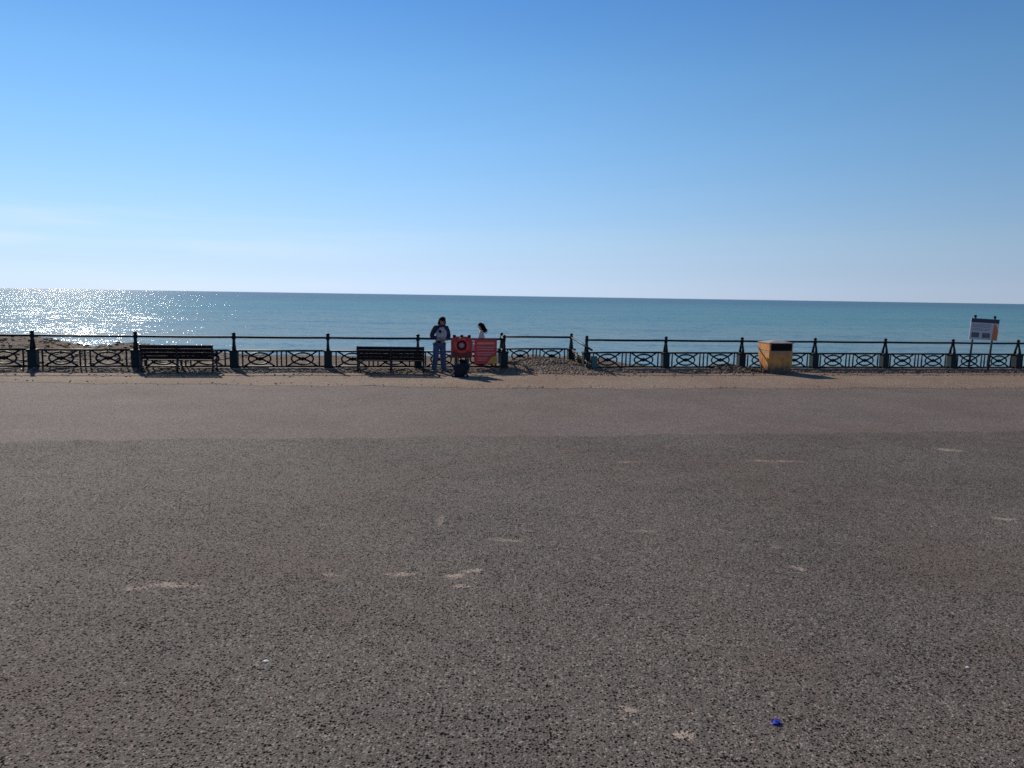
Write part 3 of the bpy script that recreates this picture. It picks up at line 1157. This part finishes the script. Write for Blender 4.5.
# hood: side and back walls round the mouth
hd = MB()
hd.box((0.03, Db / 2, 0.925), (0.055, Db, 0.246), bev=0.008)
hd.build('side_wall', M_BIN, bn)
hd = MB()
hd.box((Wb - 0.016, Db / 2 + 0.01, 0.925), (0.025, Db - 0.03, 0.246), bev=0.006)
hd.build('side_wall', M_BIN, bn)
hd = MB()
hd.box((Wb / 2, Db - 0.03, 0.925), (Wb - 0.12, 0.05, 0.246), bev=0.004)
hd.build('back_wall', M_BIN, bn)
mo = MB()
mo.box((Wb / 2 + 0.014, 0.05, 0.925), (Wb - 0.095, 0.02, 0.244))
mo.build('mouth_shade_sheet', M_BLACK, bn)  # black sheet added across the open mouth to stand for the shade inside
ld = MB()
z0 = 1.052
ld.hull([(-0.015, -0.015, z0), (Wb + 0.015, -0.015, z0), (Wb + 0.015, Db + 0.015, z0), (-0.015, Db + 0.015, z0),
         (-0.015, -0.015, z0 + 0.025), (Wb + 0.015, -0.015, z0 + 0.025), (Wb + 0.015, Db + 0.015, z0 + 0.025), (-0.015, Db + 0.015, z0 + 0.025),
         (0.30, 0.32, z0 + 0.095), (0.58, 0.32, z0 + 0.095), (0.58, 0.48, z0 + 0.095), (0.30, 0.48, z0 + 0.095)],
        [(3, 2, 1, 0), (0, 1, 5, 4), (1, 2, 6, 5), (2, 3, 7, 6), (3, 0, 4, 7), (4, 5, 9, 8), (5, 6, 10, 9), (6, 7, 11, 10), (7, 4, 8, 11), (8, 9, 10, 11)])
ld.build('lid', M_LID, bn)


# ------------------------------------------------------------------ people
def skin_mesh(chains, sub=2):
    """chains: list of (points, radii) where a point equal to an earlier one is shared; returns a mesh grown with a Skin modifier"""
    vs, rs, es = [], [], []
    key = {}
    for pts, rads in chains:
        prev = None
        for p, r in zip(pts, rads):
            k = tuple(round(x, 4) for x in p)
            if k not in key:
                key[k] = len(vs)
                vs.append(p)
                rs.append(r)
            i = key[k]
            if prev is not None and prev != i:
                es.append((prev, i))
            prev = i
    me = bpy.data.meshes.new('grow')
    me.from_pydata(vs, es, [])
    o = bpy.data.objects.new('grow', me)
    COL.objects.link(o)
    sk = o.modifiers.new('skin', 'SKIN')
    sk.use_smooth_shade = True
    for i, d_ in enumerate(me.skin_vertices[0].data):
        r = rs[i]
        d_.radius = r if isinstance(r, tuple) else (r, r)
        d_.use_root = (i == 0)
    ss = o.modifiers.new('sub', 'SUBSURF')
    ss.levels = sub
    ss.render_levels = sub
    dg = bpy.context.evaluated_depsgraph_get()
    dg.update()
    out = bpy.data.meshes.new_from_object(o.evaluated_get(dg))
    bpy.data.objects.remove(o)
    bpy.data.meshes.remove(me)
    return out


def join_mesh(name, meshes, m, parent):
    bm = bmesh.new()
    for x in meshes:
        bm.from_mesh(x)
    me = bpy.data.meshes.new(name)
    bm.to_mesh(me)
    bm.free()
    for f in me.polygons:
        f.use_smooth = True
    me.materials.clear()
    me.materials.append(m)
    o = bpy.data.objects.new(name, me)
    COL.objects.link(o)
    if parent:
        o.parent = parent
    return o


def hand(w, d, out):
    """hand from wrist w pointing along d, thumb to the side out: palm, four fingers, thumb"""
    w, d, out = Vector(w), Vector(d).normalized(), Vector(out).normalized()
    nrm = d.cross(out).normalized()
    res = [skin_mesh([([w, w + d * 0.05, w + d * 0.095], [(0.028, 0.02), (0.040, 0.018), (0.038, 0.016)])], 1)]
    for i, ln in enumerate((0.070, 0.080, 0.075, 0.058)):
        b0 = w + d * 0.07 + out * (0.030 - 0.02 * i)
        p1 = b0 + d * 0.035
        p2 = p1 + d * ln * 0.45 + nrm * 0.012
        p3 = p2 + d * ln * 0.40 + nrm * 0.03
        res.append(skin_mesh([([b0, p1, p2, p3], [0.0095, 0.0095, 0.009, 0.0075])], 1))
    b0 = w + d * 0.025 + out * 0.02
    res.append(skin_mesh([([b0, b0 + out * 0.035 + d * 0.025, b0 + out * 0.045 + d * 0.065 + nrm * 0.012], [0.012, 0.011, 0.009])], 1))
    return res


def head_bits(root, hc, face, hair_long=None, glasses=False):
    """nose, ears and eyes around a head centre, looking along face; returns meshes for the body plus child parts"""
    hc, face = Vector(hc), Vector(face).normalized()
    side = face.cross(Vector((0, 0, 1))).normalized()
    up = side.cross(face).normalized()
    M = Matrix((side, face, up)).transposed()
    out = MB()
    out.ball(hc + face * 0.098 - up * 0.012, 0.016, (0.8, 1.1, 1.5), 2, rot=M)
    for s in (-1, 1):
        out.ball(hc + side * 0.078 * s - face * 0.005 - up * 0.01, 0.024, (0.4, 0.8, 1.3), 2, rot=M)
    bmx = bpy.data.meshes.new('bits')
    out.bm.to_mesh(bmx)
    out.bm.free()
    mo_ = MB()
    mo_.ball(hc + face * 0.083 - up * 0.055, 0.02, (1.2, 0.4, 0.35), 2, rot=M)
    mo_.build('mouth', M_MAROON, root, True)
    if glasses:
        g = MB()
        for s in (-1, 1):
            g.ball(hc + face * 0.092 + side * 0.036 * s + up * 0.014, 0.03, (1.05, 0.35, 0.75), 2, rot=M)
            g.tube([hc + face * 0.088 + side * 0.06 * s + up * 0.016, hc + side * 0.088 * s + up * 0.012], 0.005, 5)
        g.tube([hc + face * 0.10 - side * 0.02 + up * 0.018, hc + face * 0.10 + side * 0.02 + up * 0.018], 0.005, 5)
        g.build('sunglasses', M_LENS, root, True)
    else:
        for s in (-1, 1):
            ey = MB()
            ey.ball(hc + face * 0.084 + side * 0.032 * s + up * 0.012, 0.012, (1.2, 0.5, 0.7), 2, rot=M)
            ey.build('eye', M_LENS, root, True)
    return bmx


# the man by the railing
P1 = at(439.3, 372.6)
man = thing('person', 'standing person in navy jacket with pale front, blue jeans and sunglasses', 'person', P1, R(14))
V = Vector
pel, spn, che, nek = V((0, 0, .96)), V((.02, 0, 1.18)), V((.045, -.015, 1.38)), V((.07, -.03, 1.52))
h1, h2, h3 = V((.08, -.055, 1.60)), V((.085, -.06, 1.68)), V((.085, -.045, 1.75))
shl, ell, wrl = V((-.145, 0, 1.44)), V((-.265, -.02, 1.15)), V((-.05, -.25, 1.12))
shr, elr, wrr = V((.225, -.02, 1.43)), V((.285, -.06, 1.15)), V((.15, -.27, 1.06))
hpl, knl, anl, tol = V((-.10, 0, .90)), V((-.125, -.05, .50)), V((-.17, .03, .09)), V((-.20, -.13, .04))
hpr, knr, anr, tor = V((.10, 0, .90)), V((.115, -.03, .50)), V((.15, .04, .09)), V((.20, -.11, .04))
body = skin_mesh([([pel, spn, che, nek, h1, h2, h3], [(.14, .10), (.13, .09), (.15, .10), .055, (.070, .078), (.078, .092), (.066, .078)]),
                  ([che, shl, ell, wrl], [.12, .055, .042, .028]), ([che, shr, elr, wrr], [.12, .055, .042, .028]),
                  ([pel, hpl, knl, anl, tol], [.14, .085, .058, .04, .032]), ([pel, hpr, knr, anr, tor], [.14, .085, .058, .04, .032])])
face = V((.35, -.9, -.28))
bits = head_bits(man, (.087, -.062, 1.675), face, glasses=True)
join_mesh('body', [body, bits] + hand(wrl, (.7, -.25, -.25), (0, -.2, 1)) + hand(wrr, (-.5, -.3, -.3), (0, -.2, 1)), M_SKIN, man)
jk = skin_mesh([([V((.0, 0, .94)), V((.01, 0, 1.05)), spn, che, V((.06, -.02, 1.50))], [(.195, .15), (.20, .155), (.19, .15), (.20, .14), (.085, .08)]),
                ([che, shl, V((-.215, -.005, 1.30)), ell, V((-.10, -.2, 1.125))], [.16, .105, .098, .085, .06]),
                ([che, shr, V((.265, -.035, 1.29)), elr, V((.19, -.22, 1.08))], [.16, .105, .098, .085, .06])])
join_mesh('jacket', [jk], M_JACKET, man)
fp = MB()
n_ = 8
pts = []
for j in range(n_ + 1):
    z = 1.05 + 0.42 * j / n_
    for i in range(9):
        a = -1 + 2 * i / 8
        hw = 0.175 if j < 6 else 0.175 - 0.03 * (j - 5)
        x = 0.03 + 0.03 * j / n_ + a * hw
        y = -0.225 + 0.085 * a * a - 0.012 * math.sin(j * 1.3) + (0.02 * max(0, j - 5))
        pts.append((x, y, z))
fcs = [(j * 9 + i, j * 9 + i + 1, j * 9 + i + 10, j * 9 + i + 9) for j in range(n_) for i in range(8)]
fp.hull(pts, fcs)
bmesh.ops.solidify(fp.bm, geom=fp.bm.faces[:], thickness=0.03)
jf = fp.build('jacket_front', M_JFRONT, man, True)
em = MB()
em.lathe([(0.002, 0), (0.05, 0), (0.05, 0.012), (0.002, 0.014)], n=14, mtx=Matrix.Translation((-0.02, -0.235, 1.34)) @ Matrix.Rotation(R(90), 4, 'X'))
em.build('dark_emblem', M_BLACK, jf, True)
tr = skin_mesh([([V((.0, 0, .98)), hpl, knl, V((-.165, .02, .16)), V((-.172, .02, .07))], [(.14, .12), .122, .10, .092, .095]),
                ([V((.0, 0, .98)), hpr, knr, V((.145, .03, .16)), V((.152, .03, .07))], [(.14, .12), .122, .10, .092, .095])])
join_mesh('jeans', [tr], M_JEANS, man)
for a_, t_ in ((anl, tol), (anr, tor)):
    sh = skin_mesh([([a_ + V((0, .05, -.03)), a_ + V((0, 0, -.035)), t_ + V((0, 0, .012)), t_ + V((.01, -.05, .002))], [(.042, .05), (.05, .06), (.05, .042), (.035, .025)])], 1)
    join_mesh('shoe', [sh], M_SHOE, man)
hr = MB()
hr.ball((.083, -.035, 1.72), .108, (1.0, 1.0, .82), 3, 0.006)
hr.ball((.075, .0, 1.66), .10, (1.05, .85, 1.15), 3, 0.006)
hr.ball((.06, .03, 1.57), .10, (1.1, .7, 1.0), 3, 0.008)
for i in range(14):
    sg = random.choice((-1, 1))
    y_ = random.uniform(-.05, .05)
    hr.tube([(.08 + sg * .088, y_, 1.70), (.078 + sg * .105, y_ + .01, 1.62), (.07 + sg * .11, y_ + .015, 1.53 + random.uniform(-.03, .03))], [.022, .026, .008], 6)
hr.build('hair', M_HAIR, man, True)
sc_ = MB()
sc_.tube([(.07 + .085 * math.cos(q_), -.03 + .08 * math.sin(q_), 1.515 + .012 * math.sin(2 * q_)) for q_ in frange(0, 2 * math.pi, 18)[:-1]], 0.042, 8, closed=True, side=(0, 0, 1))
sc_.build('scarf', M_MAROON, man, True)

# the woman beyond the railing
P2 = at_depth(481.2, 330, 26.35)
gz = shingle_z(P2.x, P2.y)
wz = gz + 0.03
wom = thing('person', 'person with long dark windblown hair and pale top, half hidden behind the red notice', 'person', (P2.x, P2.y, wz), 0)
S = (1.575 - wz) / 1.66
pel, spn, che, nek = V((0.02, 0, .88)), V((.02, 0, 1.08)), V((.015, 0, 1.26)), V((-.01, 0, 1.39))
h1, h2, h3 = V((-.035, 0, 1.46)), V((-.045, 0, 1.54)), V((-.04, 0, 1.61))
shl, ell, wrl = V((.01, -.16, 1.30)), V((-.06, -.19, 1.06)), V((-.22, -.12, .95))
shr, elr, wrr = V((.03, .16, 1.30)), V((-.05, .19, 1.06)), V((-.22, .10, .95))
hpl, knl, anl, tol = V((.02, -.085, .83)), V((0, -.09, .46)), V((.03, -.09, .08)), V((-.12, -.10, .035))
hpr, knr, anr, tor = V((.02, .085, .83)), V((.05, .09, .46)), V((.1, .09, .08)), V((-.05, .10, .035))
body = skin_mesh([([pel, spn, che, nek, h1, h2, h3], [(.12, .10), (.10, .09), (.12, .09), .045, (.07, .064), (.084, .072), (.070, .062)]),
                  ([che, shl, ell, wrl], [.10, .046, .036, .024]), ([che, shr, elr, wrr], [.10, .046, .036, .024]),
                  ([pel, hpl, knl, anl, tol], [.12, .078, .052, .036, .03]), ([pel, hpr, knr, anr, tor], [.12, .078, .052, .036, .03])])
bits = head_bits(wom, (-.042, 0, 1.535), V((-.93, -.25, -.25)))
wb_ = join_mesh('body', [body, bits] + hand(wrl, (-.8, .1, -.5), (0, -.1, 1)) + hand(wrr, (-.8, 0, -.5), (0, .1, 1)), M_SKIN, wom)
tp = skin_mesh([([V((.02, 0, .80)), pel, spn, che, V((0, 0, 1.36))], [(.15, .13), (.15, .13), (.135, .12), (.15, .115), (.065, .06)]),
                ([che, shl, ell, V((-.17, -.14, .98))], [.13, .072, .055, .045]), ([che, shr, elr, V((-.17, .12, .98))], [.13, .072, .055, .045])])
join_mesh('top', [tp], M_TOP, wom)
tr = skin_mesh([([V((.02, 0, .86)), hpl, knl, V((.03, -.09, .10))], [(.12, .12), .10, .072, .06]),
                ([V((.02, 0, .86)), hpr, knr, V((.1, .09, .10))], [(.12, .12), .10, .072, .06])])
join_mesh('trousers', [tr], M_TROUSER, wom)
for a_, t_ in ((anl, tol), (anr, tor)):
    sh = skin_mesh([([a_ + V((.05, 0, -.03)), a_ + V((0, 0, -.035)), t_ + V((0, 0, .01))], [(.04, .045), (.045, .05), (.04, .03)])], 1)
    join_mesh('shoe', [sh], M_SHOE, wom)
hr = MB()
hr.ball((-.03, 0, 1.575), .10, (.95, .95, .85), 3, 0.004)
for i in range(26):
    y = random.uniform(-.075, .075)
    sx0, zz = random.uniform(-.02, .06), random.uniform(1.50, 1.62)
    k = random.uniform(0.7, 1.15)
    hr.tube([(sx0, y, zz), (sx0 + .06 * k, y * 1.05, zz - .09 * k), (sx0 + .11 * k, y * 1.0, zz - .18 * k), (sx0 + .19 * k, y * .9 + random.uniform(-.03, .03), zz - .245 * k)],
            [.034, .034, .030, .008], 6)
hr.build('hair', M_HAIR, wom, True)
wom.scale = (S, S, S)
# pale bag held in front of her
bgp = at_depth(474.3, 347.5, 26.25)
pb_ = thing('tote_bag', 'pale pink bag held at hip height between the two red boards', 'bag', bgp - Vector((0, 0, 0.2)), 0)
tb = MB()
tb.box((0, 0, 0.17), (0.20, 0.13, 0.32), bev=0.035)
for v in tb.bm.verts:
    v.co.x *= 1 + 0.12 * (0.3 - v.co.z)
    v.co.y += 0.008 * math.sin(v.co.z * 25 + v.co.x * 20)
tb.build('bag_body', M_PINKBAG, pb_, True)
ts = MB()
ts.tube([(-.06, 0, .32), (-.05, 0, .42), (0, 0, .46), (.05, 0, .42), (.06, 0, .32)], 0.012, 6)
ts.build('strap', M_PINKBAG, pb_, True)

# ------------------------------------------------------------------ small things
a, b = at(523.5, 370.0, 0.32), at(533.0, 374.0, 0.02)
a = at_depth(523.0, 362.2, 25.1)
b = at_depth(533.2, 371.8, 24.5)
dw = MB()
dw.tube([a, a.lerp(b, 0.35) + Vector((0.02, 0, 0.02)), a.lerp(b, 0.7), b], [0.03, 0.036, 0.04, 0.045], 7)
tag(dw.build('driftwood', M_DRIFT, None, True), 'dark stick of driftwood slanting down the front of the shingle heap', 'driftwood')

cw = at(775.5, 723.2)
fo = MB()
fo.ball((0, 0, 0.008), 0.027, (1.15, 0.9, 0.42), 2, 0.0)
for v in fo.bm.verts:
    v.co += Vector((random.uniform(-1, 1), random.uniform(-1, 1), random.uniform(-0.8, 0.8))) * 0.006
    v.co.z = max(0.001, v.co.z + v.co.x * 0.14)
tag(fo.build('sweet_wrapper', M_BLUE, None, False, cw, (0, 0, 0.4)), 'crumpled shiny blue wrapper lying on the grey tarmac', 'litter')


def scrap(px, py, w_, h_, label):
    p_ = at(px, py)
    s_ = MB()
    s_.ball((0, 0, h_ * 0.5), 1, (w_, w_ * 0.8, h_), 2, 0.0)
    for v in s_.bm.verts:
        v.co += Vector((random.uniform(-1, 1) * w_, random.uniform(-1, 1) * w_, random.uniform(-1, 1) * h_)) * 0.22
    tag(s_.build('paper_scrap', M_PAPER, None, False, p_), label, 'litter', 'scraps of white paper on the tarmac')


scrap(967.5, 668, 0.013, 0.007, 'tiny white scrap of litter on tarmac above and right of the blue wrapper')
scrap(266, 661.5, 0.019, 0.006, 'tiny white scrap of litter alone on tarmac at the left of the photo')
